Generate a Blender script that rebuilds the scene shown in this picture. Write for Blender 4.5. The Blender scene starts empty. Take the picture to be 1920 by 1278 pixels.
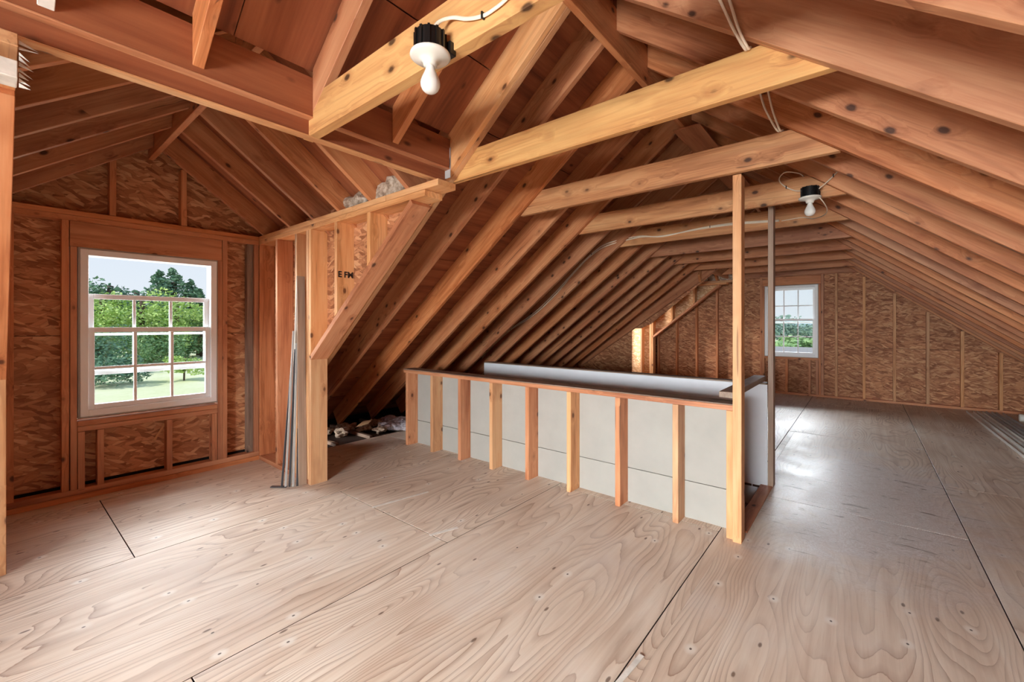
import bpy, bmesh, math, random
from mathutils import Vector, Matrix, noise as mnoise
R_ = random.Random(7)
sc = bpy.context.scene
COL = sc.collection
V = Vector
# ---------------------------------------------------------------- camera
FPX, YAW, HZ, EYE = 801.3, 0.6871976, 607.46, 1.305
cd = bpy.data.cameras.new('camera'); cam = bpy.data.objects.new('camera', cd); COL.objects.link(cam)
cam.location = (0, 0, EYE); cam.rotation_euler = (math.pi/2, 0, YAW)
cd.sensor_width = 36; cd.lens = FPX/1920*36; cd.shift_y = -(639-HZ)/1920; cd.clip_start = .02; cd.clip_end = 2000
sc.camera = cam
# ---------------------------------------------------------------- view, sky, sun, window light
sc.view_settings.view_transform = 'Standard'; sc.view_settings.look = 'None'
sc.view_settings.gamma = 1; sc.view_settings.use_curve_mapping = False
sc.view_settings.exposure = 0.08
w = bpy.data.worlds.new('world'); sc.world = w; w.use_nodes = True
nt = w.node_tree; bg = nt.nodes['Background']
tc = nt.nodes.new('ShaderNodeTexCoord'); sp = nt.nodes.new('ShaderNodeSeparateXYZ'); rp = nt.nodes.new('ShaderNodeValToRGB')
nt.links.new(tc.outputs['Generated'], sp.inputs[0]); nt.links.new(sp.outputs['Z'], rp.inputs[0]); nt.links.new(rp.outputs[0], bg.inputs[0])
rp.color_ramp.elements[0].position = 0.0; rp.color_ramp.elements[0].color = (.78, .84, .90, 1)
rp.color_ramp.elements[1].position = .7; rp.color_ramp.elements[1].color = (.42, .60, .88, 1)
bg.inputs[1].default_value = 1.0
def sun(rot, e, col, ang):
    d = bpy.data.lights.new('sun', 'SUN'); d.energy = e; d.color = col; d.angle = ang
    o = bpy.data.objects.new('sun', d); COL.objects.link(o); o.rotation_euler = rot
sun((math.radians(50), 0, math.radians(-20)), 3.6, (1, .96, .88), .02)
def area(name, loc, target, sx, sy, e, col):
    d = bpy.data.lights.new(name, 'AREA'); d.shape = 'RECTANGLE'; d.size = sx; d.size_y = sy; d.energy = e; d.color = col
    o = bpy.data.objects.new(name, d); COL.objects.link(o); o.location = loc
    o.rotation_euler = (V(target)-V(loc)).to_track_quat('-Z', 'Y').to_euler()
    return o
# daylight: added area lamps outside the window openings, kept out of view
area('daylight_gable', (-.1, -8.0, 2.7), (-.4, -2.6, 1.2), 6.5, 3.2, 2600, (.93, .97, 1))
area('daylight_gable_near', (-.35, -3.35, 1.75), (.1, 3, 1.35), 2.1, 1.7, 1000, (.95, .98, 1))
area('daylight_dormer', (-8.2, .7, 4.4), (-4.4, .9, 1.2), 4.2, 3.4, 1450, (.90, .95, 1))
area('daylight_far', (-3.6, 16.2, 3.9), (-.9, 9.2, 1.35), 10, 1.9, 4200, (.90, .94, 1))
area('daylight_dormer_far', (-6.3, 6.9, 1.8), (-4.2, 8.9, 1.2), 1.4, 1.8, 520, (1, .97, .92))
area('daylight_dormer_side', (-7.0, -2.3, 1.5), (-4.3, .95, 1.35), 2.2, 2.6, 800, (1, .98, .95))
area('daylight_dormer_side', (-7.0, 4.3, 1.5), (-4.3, .75, 1.35), 2.2, 2.6, 500, (1, .98, .95))

# ---------------------------------------------------------------- node helpers
def srgb(r, g, b):
    f = lambda c: (c/255/12.92) if c/255 <= .04045 else ((c/255+.055)/1.055)**2.4
    return (f(r), f(g), f(b), 1)
class N:
    def __init__(s, name):
        s.m = bpy.data.materials.new(name); s.m.use_nodes = True; s.t = s.m.node_tree; s.b = s.t.nodes['Principled BSDF']
    def n(s, typ, **kw):
        o = s.t.nodes.new('ShaderNode'+typ)
        for k, v in kw.items(): setattr(o, k, v)
        return o
    def l(s, a, b):
        if hasattr(a, 'is_output'): s.t.links.new(a, b)
        else: b.default_value = a
        return b
    def math(s, op, a, b=0., c=None, clamp=False):
        o = s.n('Math', operation=op); o.use_clamp = clamp; s.l(a, o.inputs[0]); s.l(b, o.inputs[1])
        if c is not None: s.l(c, o.inputs[2])
        return o.outputs[0]
    def vmath(s, op, a, b):
        o = s.n('VectorMath', operation=op); s.l(a, o.inputs[0]); s.l(b, o.inputs[1]); return o.outputs[0]
    def noise(s, v, scale, detail=2, rough=.5, dist=0, out='Fac'):
        o = s.n('TexNoise'); s.l(v, o.inputs['Vector']); o.inputs['Scale'].default_value = scale; o.inputs['Detail'].default_value = detail
        o.inputs['Roughness'].default_value = rough; o.inputs['Distortion'].default_value = dist; return o.outputs[out]
    def ramp(s, f, els, interp='LINEAR'):
        o = s.n('ValToRGB'); s.l(f, o.inputs[0]); r = o.color_ramp; r.interpolation = interp
        while len(r.elements) < len(els): r.elements.new(.5)
        for e, (p, c) in zip(r.elements, els):
            e.position = p; e.color = c if len(c) == 4 else (*c, 1)
        return o.outputs[0]
    def maprange(s, v, a, b, c=0., d=1.):
        o = s.n('MapRange'); o.clamp = True; s.l(v, o.inputs[0]); 
        for i, x in enumerate((a, b, c, d)): o.inputs[i+1].default_value = x
        return o.outputs[0]
    def mix(s, f, a, b, mode='MIX'):
        o = s.n('Mix', data_type='RGBA', blend_type=mode); s.l(f, o.inputs[0]); s.l(a, o.inputs[6]); s.l(b, o.inputs[7]); return o.outputs[2]
    def obj(s, spread=40.):
        t = s.n('TexCoord'); i = s.n('ObjectInfo')
        cx = s.n('CombineXYZ'); r = s.math('MULTIPLY', i.outputs['Random'], spread); s.l(r, cx.inputs[0])
        r2 = s.math('MULTIPLY', i.outputs['Random'], spread*1.7); s.l(r2, cx.inputs[1]); s.l(r, cx.inputs[2])
        s.rand = i.outputs['Random']; s.local = t.outputs['Object']
        return s.vmath('ADD', t.outputs['Object'], cx.outputs[0])
    def scale(s, v, x, y, z): return s.vmath('MULTIPLY', v, (x, y, z))
    def bump(s, h, strength=.3, dist=.002):
        o = s.n('Bump'); o.inputs['Strength'].default_value = strength; o.inputs['Distance'].default_value = dist
        s.l(h, o.inputs['Height']); s.l(o.outputs[0], s.b.inputs['Normal'])
    def done(s, col, rough=.6, spec=.5, metal=0.):
        s.l(col, s.b.inputs['Base Color']); s.l(rough, s.b.inputs['Roughness']); s.b.inputs['Specular IOR Level'].default_value = spec
        s.b.inputs['Metallic'].default_value = metal; return s.m

def lumber(name, light, mid, dark, knot, rough=.55, knots=1.0, spec=.4):
    m = N(name); v = m.obj()
    # knots: cells stretched a little along the grain
    kv = m.scale(v, 6.5, 10.5, 10.5)
    vo = m.n('TexVoronoi'); m.l(kv, vo.inputs['Vector']); vo.inputs['Scale'].default_value = 1.0
    d0 = vo.outputs['Distance']; sc3 = m.n('SeparateColor'); m.l(vo.outputs['Color'], sc3.inputs[0])
    d = m.math('ADD', d0, m.maprange(sc3.outputs[0], .70/knots**.8, .62/knots**.8+.03, 0., 1.))
    near = m.maprange(d, 0.0, .55, 1., 0.)
    warp = m.math('MULTIPLY', near, .028)
    cx = m.n('CombineXYZ'); m.l(warp, cx.inputs[1]); m.l(warp, cx.inputs[2])
    g = m.vmath('ADD', v, cx.outputs[0])
    broad = m.noise(m.scale(g, .9, 12, 12), 1., 4, .6)
    rings = m.noise(m.scale(g, .35, 9, 9), 1., 1, .4)
    rs = m.math('SINE', m.math('MULTIPLY', rings, 75.))
    line = m.maprange(rs, .35, 1., 0., 1.)
    fine = m.noise(m.scale(g, 5, 150, 150), 1., 2, .6)
    f = m.math('ADD', m.math('MULTIPLY', broad, .95), m.math('MULTIPLY', fine, .26))
    col = m.ramp(f, [(.38, dark), (.56, mid), (.80, light)])
    blotch = m.noise(m.scale(v, 2.2, 6, 6), 1., 3, .6)
    col = m.mix(m.maprange(blotch, .56, .74, 0., .45), col, dark); col = m.mix(m.maprange(blotch, .44, .28, 0., .35), col, light)
    crack = m.maprange(m.noise(m.scale(g, .8, 26, 26), 1., 2, .5), .70, .73, 0., .55)
    col = m.mix(crack, col, knot)
    col = m.mix(m.math('MULTIPLY', line, m.maprange(m.noise(m.scale(v, .7, 3, 3), 1., 1), .4, .6, .08, .34)), col, dark)
    kn = m.math('ADD', d, m.math('MULTIPLY', fine, .05))
    kr = m.maprange(kn, .12, .20, 1., 0.); kr2 = m.maprange(kn, .16, .42, .55, 0.)
    kcol = m.mix(m.math('MULTIPLY', kr2, .8*min(1, knots)), col, dark)
    kcol = m.mix(m.math('MULTIPLY', kr, .85*min(1, knots)), kcol, knot)
    hv = m.n('HueSaturation'); m.l(m.maprange(m.rand, 0, 1, .86, 1.12), hv.inputs['Value']); m.l(kcol, hv.inputs['Color'])
    m.l(m.maprange(m.rand, 0, 1, .95, 1.05), hv.inputs['Saturation'])
    m.bump(fine, .25, .001)
    return m.done(hv.outputs[0], rough, spec)

M = {}
M['rafter'] = lumber('rafter_lumber', srgb(214,152,108), srgb(192,122,80), srgb(150,84,50), srgb(42,18,10), knots=1.55)
M['tie'] = lumber('collar_tie_lumber', srgb(226,180,118), srgb(214,158,100), srgb(168,108,62), srgb(44,20,12), knots=1.5)
M['tie2'] = lumber('second_tie_lumber', srgb(216,164,116), srgb(198,136,90), srgb(142,86,52), srgb(42,20,12), knots=1.3)
M['stud'] = lumber('stud_lumber', srgb(222,160,118), srgb(204,134,92), srgb(160,92,58), srgb(70,34,22))
M['stud2'] = lumber('pale_stud_lumber', srgb(232,184,136), srgb(220,160,110), srgb(176,114,70), srgb(84,44,26))
M['weather'] = lumber('weathered_lumber', srgb(170,148,130), srgb(142,118,102), srgb(96,76,64), srgb(50,36,30))
M['greyboard'] = lumber('grey_board', srgb(184,158,136), srgb(168,140,120), srgb(140,112,94), srgb(100,78,64), knots=.2)

def sheathing(name, light, mid, dark):
    m = N(name); v = m.obj()
    a = m.noise(m.scale(v, .8, 9, 9), 1., 3, .55, .3)
    b = m.noise(m.scale(v, 3, 60, 60), 1., 3, .6)
    f = m.math('ADD', m.math('MULTIPLY', a, .8), m.math('MULTIPLY', b, .25))
    col = m.ramp(f, [(.32, dark), (.52, mid), (.74, light)])
    vo = m.n('TexVoronoi'); m.l(m.scale(v, 3.5, 7, 7), vo.inputs['Vector']); vo.inputs['Scale'].default_value = 1.2
    kk = m.maprange(vo.outputs['Distance'], .05, .14, .8, 0.)
    col = m.mix(kk, col, srgb(60, 26, 14)); m.bump(b, .3, .001)
    return m.done(col, .7, .3)
M['sheath'] = sheathing('roof_sheathing_plywood', srgb(172,104,68), srgb(146,82,52), srgb(104,52,32))
M['gusset'] = sheathing('gusset_plywood', srgb(205,140,100), srgb(184,116,80), srgb(150,86,56))

def osb(name, cols, sx=5., sz=16.):
    """oriented strand board: overlapping long flakes in three directions"""
    m = N(name); v = m.obj()
    wv = m.noise(v, 3.5, 2, .5, out='Color'); wv = m.vmath('MULTIPLY', m.vmath('SUBTRACT', wv, (.5, .5, .5)), (.08, .08, .08))
    v = m.vmath('ADD', v, wv)
    layers = []
    for i, ang in enumerate((.0, .35, -.4)):
        rt = m.n('VectorRotate', rotation_type='Y_AXIS'); m.l(v, rt.inputs['Vector']); rt.inputs['Angle'].default_value = ang
        vv = m.scale(rt.outputs[0], sx*(1+.25*i), 3, sz*(1+.2*i))
        vo = m.n('TexVoronoi'); m.l(vv, vo.inputs['Vector']); vo.inputs['Scale'].default_value = 1.
        vo2 = m.n('TexVoronoi', feature='DISTANCE_TO_EDGE'); m.l(vv, vo2.inputs['Vector']); vo2.inputs['Scale'].default_value = 1.
        s = m.n('SeparateColor'); m.l(vo.outputs['Color'], s.inputs[0])
        layers.append((s.outputs[0], vo2.outputs['Distance'], s.outputs[1], rt.outputs[0]))
    grain = m.noise(m.scale(layers[0][3], 14, 60, 120), 1., 3, .6)
    c = m.ramp(m.math('ADD', m.math('MULTIPLY', layers[0][0], .75), m.math('MULTIPLY', grain, .3)), cols)
    e = m.maprange(layers[0][1], 0, .10, 1., 0.)
    c = m.mix(m.math('MULTIPLY', e, .25), c, cols[0][1])
    h = layers[0][0]
    for a, ed, sel, _ in layers[1:]:
        cc = m.ramp(m.math('ADD', m.math('MULTIPLY', a, .75), m.math('MULTIPLY', grain, .3)), cols)
        ee = m.maprange(ed, 0, .10, 1., 0.)
        cc = m.mix(m.math('MULTIPLY', ee, .4), cc, cols[0][1])
        k = m.maprange(sel, .52, .56, 0., 1.)
        c = m.mix(k, c, cc); h = m.math('ADD', h, m.math('MULTIPLY', k, a))
    big = m.noise(v, 1.3, 2, .5)
    hv = m.n('HueSaturation'); m.l(m.maprange(big, .3, .7, .84, 1.12), hv.inputs['Value']); m.l(c, hv.inputs['Color'])
    m.bump(h, .5, .0015)
    return m.done(hv.outputs[0], .6, .35)
M['osb'] = osb('strand_board', [(.10, srgb(140,84,54)), (.40, srgb(186,124,86)), (.65, srgb(208,146,104)), (.95, srgb(230,180,136))], 8., 34.)
M['osblit'] = osb('lit_strand_board', [(.1, srgb(190,144,100)), (.42, srgb(214,170,124)), (.65, srgb(232,196,152)), (.95, srgb(244,218,180))], 12, 30)  # lit copy of the strand board, dormer window light put into its colour

def plywood_floor():
    m = N('floor_plywood'); v = m.obj(60.)
    vo = m.n('TexVoronoi', voronoi_dimensions='2D'); m.l(m.scale(v, 1.3, 3.2, 0), vo.inputs['Vector']); vo.inputs['Scale'].default_value = 1.; d = vo.outputs['Distance']
    base = m.noise(m.scale(v, .55, 3.1, 0), 1., 1.2, .42, .35)
    kn = m.maprange(d, 0., .5, .055, 0.)
    t = m.math('ADD', base, kn)
    jag = m.noise(m.scale(v, 6, 40, 0), 1., 2, .6)
    t = m.math('ADD', m.math('MULTIPLY', t, 30.), m.math('MULTIPLY', jag, .22))
    fr = m.math('FRACT', t)
    # a growth ring: slow fade in, sharp edge out
    ring = m.ramp(fr, [(.0, (0,0,0)), (.50, (.05,)*3), (.86, (.55,)*3), (.93, (1,)*3), (.955, (.0,)*3), (1., (0,0,0))])
    blot = m.noise(m.scale(v, .9, 2.2, 0), 1.4, 2, .5)
    fibre = m.noise(m.scale(v, 4, 130, 0), 1., 3, .65)
    strk = m.noise(m.scale(v, .8, 22, 0), 1., 3, .6)
    col = m.ramp(m.math('ADD', m.math('MULTIPLY', blot, .5), m.math('MULTIPLY', strk, .5)), [(.36, srgb(208,182,160)), (.52, srgb(226,206,186)), (.68, srgb(240,226,210))])
    amt = m.math('MULTIPLY', m.maprange(m.noise(v, .9, 2), .36, .56, .25, .85), ring)
    col = m.mix(m.math('MULTIPLY', amt, .9), col, srgb(146,108,84))
    col = m.mix(m.maprange(fibre, .55, .85, 0., .35), col, srgb(180,136,106))
    # worn, whitish dusty patches
    dust = m.noise(v, 1.7, 4, .6)
    col = m.mix(m.maprange(dust, .52, .72, 0., .45), col, srgb(226,214,204))
    # knots and fastener dimples
    kr = m.maprange(m.math('ADD', d, m.math('MULTIPLY', jag, .02)), .024, .036, 1., 0.)
    col = m.mix(m.math('MULTIPLY', kr, .8), col, srgb(96,66,48))
    v2 = m.n('TexVoronoi', voronoi_dimensions='2D'); m.l(m.scale(v, 3.4, 4.6, 0), v2.inputs['Vector']); v2.inputs['Scale'].default_value = 1.; v2.inputs['Randomness'].default_value = .55
    sp_ = m.n('SeparateColor'); m.l(v2.outputs['Color'], sp_.inputs[0]); pick = m.maprange(sp_.outputs[0], .60, .62, 0., 1.)
    halo = m.math('MULTIPLY', m.maprange(v2.outputs['Distance'], .06, .13, .75, 0.), m.maprange(sp_.outputs[1], .25, .35, 0., 1.))
    dot = m.maprange(v2.outputs['Distance'], .017, .026, .9, 0.)
    col = m.mix(m.math('MULTIPLY', halo, pick), col, srgb(236,226,214))
    col = m.mix(m.math('MULTIPLY', dot, pick), col, srgb(70,50,40))
    # rough, scuffed area beyond the stair, far-window sheen painted in as whitish tones
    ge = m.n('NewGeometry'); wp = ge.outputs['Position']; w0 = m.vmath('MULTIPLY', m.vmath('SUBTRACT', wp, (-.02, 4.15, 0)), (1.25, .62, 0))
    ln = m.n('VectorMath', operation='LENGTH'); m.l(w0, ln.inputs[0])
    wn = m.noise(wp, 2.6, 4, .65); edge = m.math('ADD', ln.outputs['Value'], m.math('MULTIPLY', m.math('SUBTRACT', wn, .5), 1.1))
    worn_sheen = m.maprange(edge, .55, 1.0, 1., 0.)
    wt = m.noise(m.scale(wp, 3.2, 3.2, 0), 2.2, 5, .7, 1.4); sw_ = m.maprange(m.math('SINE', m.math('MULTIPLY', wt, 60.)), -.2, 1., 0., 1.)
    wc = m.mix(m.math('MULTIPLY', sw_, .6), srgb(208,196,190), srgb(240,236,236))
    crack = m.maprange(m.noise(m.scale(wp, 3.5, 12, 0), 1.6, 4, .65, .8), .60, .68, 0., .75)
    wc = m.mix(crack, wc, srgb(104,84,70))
    col = m.mix(m.math('MULTIPLY', worn_sheen, .9), col, wc)
    m.bump(m.math('ADD', m.math('ADD', fibre, m.math('MULTIPLY', ring, -1.2)), m.math('MULTIPLY', m.math('MULTIPLY', wt, worn_sheen), 6.)), .3, .0012)
    rg = m.math('SUBTRACT', m.maprange(dust, .4, .7, .50, .62), m.math('MULTIPLY', worn_sheen, .10))
    return m.done(col, rg, .5)
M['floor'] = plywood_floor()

def plain(name, c, rough=.5, spec=.5, metal=0., var=.06, sc_=8.):
    m = N(name); v = m.obj(); n = m.noise(v, sc_, 3, .6)
    hv = m.n('HueSaturation'); m.l(m.maprange(n, .3, .7, 1-var, 1+var), hv.inputs['Value']); hv.inputs['Color'].default_value = c
    m.bump(n, .1, .001)
    return m.done(hv.outputs[0], rough, spec, metal)
M['under'] = plain('dark_subfloor', srgb(64,42,32), .9)
M['felt'] = plain('roofing_felt', srgb(30,26,24), .95)
M['drywall'] = plain('drywall_paper', srgb(232,234,240), .8, .3, var=.02)
M['backpanel'] = plain('grey_white_wallboard', srgb(172,169,162), .85, .25, var=.05, sc_=5)
M['vinyl'] = plain('white_vinyl', srgb(250,251,253), .35, .5, var=.0)
M['liner'] = plain('grey_window_flange', srgb(168,160,152), .5)
M['porcelain'] = plain('white_porcelain', srgb(232,228,218), .2, .6, var=.02)
M['bulb'] = plain('frosted_glass_bulb', srgb(236,234,228), .08, .7, var=.01)
M['black'] = plain('black_plastic', srgb(18,18,18), .35)
M['cable'] = plain('cream_cable_sheath', srgb(238,222,200), .5)
M['steel'] = plain('galvanised_steel', srgb(196,194,192), .4, .5, .15)
M['darksteel'] = plain('dark_grey_trim_metal', srgb(78,78,82), .4, .5, .3)
M['whitetrim'] = plain('white_trim_metal', srgb(232,228,220), .4)
M['paint'] = plain('white_paint', srgb(226,218,208), .6, var=.15, sc_=20)
M['ink'] = plain('black_stencil_ink', srgb(40,22,16), .8)
M['paper'] = plain('brown_paper', srgb(190,150,110), .8)
def fibre_mat():
    m = N('mineral_insulation'); v = m.obj(); n = m.noise(v, 22, 5, .7)
    m.bump(n, 1., .01); return m.done(m.ramp(n, [(.3, srgb(120,96,80)), (.5, srgb(190,168,148)), (.7, srgb(226,212,196))]), .95, .1)
M['insul'] = fibre_mat()
def pinkwhite():
    m = N('white_insulation'); v = m.obj(); n = m.noise(v, 18, 5, .7)
    m.bump(n, 1., .01); return m.done(m.ramp(n, [(.3, srgb(150,140,150)), (.6, srgb(225,220,228))]), .95, .1)
M['insulwhite'] = pinkwhite()
def glass():
    m = N('window_glass'); t = m.t; t.nodes.remove(m.b); out = t.nodes['Material Output']
    tr = m.n('BsdfTransparent'); gl = m.n('BsdfGlossy'); gl.inputs['Roughness'].default_value = .02; fr = m.n('Fresnel'); fr.inputs[0].default_value = 1.45
    tr.inputs[0].default_value = (.97, .985, .98, 1); ms = m.n('MixShader')
    m.l(m.math('MULTIPLY', fr.outputs[0], .5), ms.inputs[0]); m.l(tr.outputs[0], ms.inputs[1]); m.l(gl.outputs[0], ms.inputs[2]); m.l(ms.outputs[0], out.inputs[0])
    return m.m
M['glass'] = glass()
def leafmat(name, a, b):
    m = N(name); v = m.obj(); n = m.noise(v, .9, 4, .7)
    return m.done(m.ramp(n, [(.35, a), (.65, b)]), .7, .2)
M['leaf_bright'] = leafmat('bright_leaves', srgb(150,185,96), srgb(214,232,150))
M['leaf_mid'] = leafmat('mid_green_leaves', srgb(110,148,104), srgb(168,196,140))
M['leaf_dark'] = leafmat('dark_needles', srgb(84,118,100), srgb(134,166,134))
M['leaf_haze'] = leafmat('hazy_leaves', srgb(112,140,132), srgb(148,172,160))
M['bark'] = plain('bark', srgb(86,70,58), .9)
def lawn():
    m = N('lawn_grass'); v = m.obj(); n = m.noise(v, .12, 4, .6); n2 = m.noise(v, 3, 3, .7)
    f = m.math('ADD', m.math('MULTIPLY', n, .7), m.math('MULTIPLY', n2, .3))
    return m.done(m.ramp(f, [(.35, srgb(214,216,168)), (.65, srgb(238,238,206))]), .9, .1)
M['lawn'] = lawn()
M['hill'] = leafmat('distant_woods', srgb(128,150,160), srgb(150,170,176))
M['siding'] = plain('white_siding', srgb(225,225,225), .7); M['roofgrey'] = plain('grey_shingles', srgb(150,146,146), .8)

# ---------------------------------------------------------------- object helpers
def link(name, me, mat, parent=None, mw=None):
    o = bpy.data.objects.new(name, me); COL.objects.link(o)
    if mat is not None and me is not None and not me.materials: me.materials.append(mat)
    mw = mw or Matrix.Identity(4)
    if parent is not None:
        o.parent = parent; pm = PM.get(parent.name, Matrix.Identity(4)); o.matrix_basis = pm.inverted() @ mw
    else: o.matrix_basis = mw
    PM[o.name] = mw.copy()
    return o
PM = {}
def empty(name, loc=(0, 0, 0), **kw):
    o = link(name, None, None, None, Matrix.Translation(V(loc))); o.empty_display_size = .1
    for k, v in kw.items(): o[k] = v
    return o
def tag(o, label, cat, group=None, kind=None):
    o['label'] = label; o['category'] = cat
    if group: o['group'] = group
    if kind: o['kind'] = kind
    return o
def frame(o, ea, eb):
    ea = V(ea).normalized(); eb = V(eb); eb = (eb-ea*eb.dot(ea)).normalized(); en = eb.cross(ea)
    m = Matrix((ea, en, eb)).transposed().to_4x4(); m.translation = V(o); return m
def prism_me(poly, n0, n1, bev=.002):
    bm = bmesh.new()
    A = [bm.verts.new((a, n0, b)) for a, b in poly]; B = [bm.verts.new((a, n1, b)) for a, b in poly]
    k = len(poly)
    bm.faces.new(A); bm.faces.new(B[::-1])
    for i in range(k): bm.faces.new((A[i], B[i], B[(i+1) % k], A[(i+1) % k]))
    bmesh.ops.recalc_face_normals(bm, faces=bm.faces)
    if bev: bmesh.ops.bevel(bm, geom=list(bm.edges), offset=bev, segments=1, affect='EDGES', profile=.5)
    me = bpy.data.meshes.new('mesh'); bm.to_mesh(me); bm.free(); return me
def prism(name, poly, n0, n1, o, ea, eb, mat, parent=None, bev=.002):
    return link(name, prism_me(poly, n0, n1, bev), M[mat] if isinstance(mat, str) else mat, parent, frame(o, ea, eb))
def board(name, p0, p1, wid, hgt, up, mat, parent=None, bev=.002, n0=None):
    """timber from p0 to p1 (centre of its lower face), wid across, hgt along up"""
    p0, p1 = V(p0), V(p1); L = (p1-p0).length; a = -wid/2 if n0 is None else n0
    return prism(name, [(0, 0), (L, 0), (L, hgt), (0, hgt)], a, a+wid, p0, p1-p0, up, mat, parent, bev)
def bx(name, x0, x1, y0, y1, z0, z1, mat, parent=None, bev=.002, grain='auto'):
    d = {'x': x1-x0, 'y': y1-y0, 'z': z1-z0}; g = max(d, key=d.get) if grain == 'auto' else grain
    cx, cy, cz = (x0+x1)/2, (y0+y1)/2, (z0+z1)/2
    if g == 'x': return board(name, (x0, cy, z0), (x1, cy, z0), y1-y0, z1-z0, (0, 0, 1), mat, parent, bev)
    if g == 'y': return board(name, (cx, y0, z0), (cx, y1, z0), x1-x0, z1-z0, (0, 0, 1), mat, parent, bev)
    return board(name, (x0, cy, z0), (x0, cy, z1), y1-y0, x1-x0, (1, 0, 0), mat, parent, bev)
def lathe(name, prof, seg, mat, parent=None, mw=None, smooth=True, name_loc=None):
    bm = bmesh.new(); rings = []
    for r, z in prof:
        rings.append([bm.verts.new((r*math.cos(2*math.pi*i/seg), r*math.sin(2*math.pi*i/seg), z)) for i in range(seg)] if r > 1e-6 else [bm.verts.new((0, 0, z))])
    for a, b in zip(rings, rings[1:]):
        for i in range(seg):
            j = (i+1) % seg
            q = [a[i % len(a)], a[j % len(a)], b[j % len(b)], b[i % len(b)]]; u = []
            for x in q:
                if x not in u: u.append(x)
            if len(u) > 2: bm.faces.new(u)
    bmesh.ops.recalc_face_normals(bm, faces=bm.faces)
    for f in bm.faces: f.smooth = smooth
    me = bpy.data.meshes.new('mesh'); bm.to_mesh(me); bm.free(); return link(name, me, M[mat], parent, mw)
def smooth_path(pts, k=6):
    pts = [V(p) for p in pts]; out = []
    P = [2*pts[0]-pts[1]]+pts+[2*pts[-1]-pts[-2]]
    for i in range(1, len(P)-2):
        for s in range(k):
            t = s/k; a, b, c, d = P[i-1:i+3]
            out.append(.5*((2*b)+(c-a)*t+(2*a-5*b+4*c-d)*t*t+(3*b-a-3*c+d)*t**3))
    out.append(pts[-1]); return out
def tube_bm(bm, pts, r, seg=8, rb=None):
    rings = []
    for i, p in enumerate(pts):
        d = (pts[min(i+1, len(pts)-1)]-pts[max(i-1, 0)]).normalized()
        u = V((0, 0, 1)) if abs(d.z) < .95 else V((1, 0, 0)); s = d.cross(u).normalized(); t = s.cross(d)
        rings.append([bm.verts.new(p+s*math.cos(2*math.pi*j/seg)*r+t*math.sin(2*math.pi*j/seg)*(rb or r)) for j in range(seg)])
    for a, b in zip(rings, rings[1:]):
        for j in range(seg): bm.faces.new((a[j], a[(j+1) % seg], b[(j+1) % seg], b[j])).smooth = True
    bm.faces.new(rings[0][::-1]); bm.faces.new(rings[-1])
def tube(name, pts, r, mat, parent=None, seg=8, k=6, rb=None):
    bm = bmesh.new(); tube_bm(bm, smooth_path(pts, k), r, seg, rb)
    me = bpy.data.meshes.new('mesh'); bm.to_mesh(me); bm.free(); return link(name, me, M[mat], parent)
def fluff(name, spots, mat, parent=None, seed=1, amp=.35, sub=3):
    """a torn heap of fibre: overlapping lumps pushed in and out by noise"""
    bm = bmesh.new()
    for (c, r) in spots:
        mx = Matrix.Translation(V(c)) @ Matrix.Diagonal((*r, 1))
        vs = bmesh.ops.create_icosphere(bm, subdivisions=sub, radius=1, matrix=mx)['verts']
        for v in vs:
            d = (v.co-V(c)); n = mnoise.fractal(v.co*14+V((seed, 0, 0)), 1., 2., 4)
            v.co = V(c)+d*(1+amp*n*1.6)
    me = bpy.data.meshes.new('mesh'); bm.to_mesh(me); bm.free(); return link(name, me, M[mat], parent)

# ---------------------------------------------------------------- roof geometry (metres; ridge runs along Y)
LS, RS = .752, .79                       # rafter slopes, left and right
zl = lambda X, c=3.845: c+LS*X           # underside of the left rafters
zr = lambda X: 2.129-RS*X                # underside of the right rafters
RX = -1.113; DEP = .20
TIES = [.935, 1.86, 2.775, 3.71, 4.64, 5.57, 6.50, 7.43, 8.36, 9.25]
YE, YN = 9.42, -2.62                     # far and near gable planes
HOLE = (-3.70, -.64, 2.995, 3.95)        # stair opening in the floor

# ---------------------------------------------------------------- floor
floor = empty('floor', kind='structure')
def cut(rc, h):
    x0, x1, y0, y1 = rc; a, b, c, d = h
    if x1 <= a or x0 >= b or y1 <= c or y0 >= d: return [rc]
    out = []
    if x0 < a: out.append((x0, a, y0, y1))
    if x1 > b: out.append((b, x1, y0, y1))
    X0, X1 = max(x0, a), min(x1, b)
    if y0 < c: out.append((X0, X1, y0, c))
    if y1 > d: out.append((X0, X1, d, y1))
    return [r for r in out if r[1]-r[0] > .01 and r[3]-r[2] > .01]
G = .0025
def sheet(a, b, c, d):
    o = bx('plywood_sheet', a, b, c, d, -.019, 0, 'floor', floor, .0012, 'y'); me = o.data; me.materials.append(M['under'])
    for p in me.polygons:
        if p.normal.z < .3: p.material_index = 1          # grimy cut edges of the plies
cols_ = [(-4.37, -3.15, .51), (-3.15, -1.92, 1.73), (-1.92, -.70, 5.35), (-.70, .50, 3.75), (.50, 1.72, 4.89), (1.72, 2.75, 3.75)]
for x0, x1, yj in cols_:
    y = yj-2.44*math.ceil((yj-YN)/2.44)
    while y < YE+.1:
        for (a, b, c, d) in cut((x0+G, x1-G, max(y, YN-.1)+G, min(y+2.44, YE+.12)-G), HOLE):
            sheet(a, b, c, d)
        y += 2.44
sheet(-4.62, -4.37-G, -.15, 2.05)
for (a, b, c, d) in cut((-5.7, 3.0, YN-.2, YE+.3), (HOLE[0]-.02, HOLE[1]+.0, HOLE[2]-.02, HOLE[3]+.12)):
    bx('joist_deck', a, b, c, d, -.30, -.0195, 'under', floor, 0)

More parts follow.
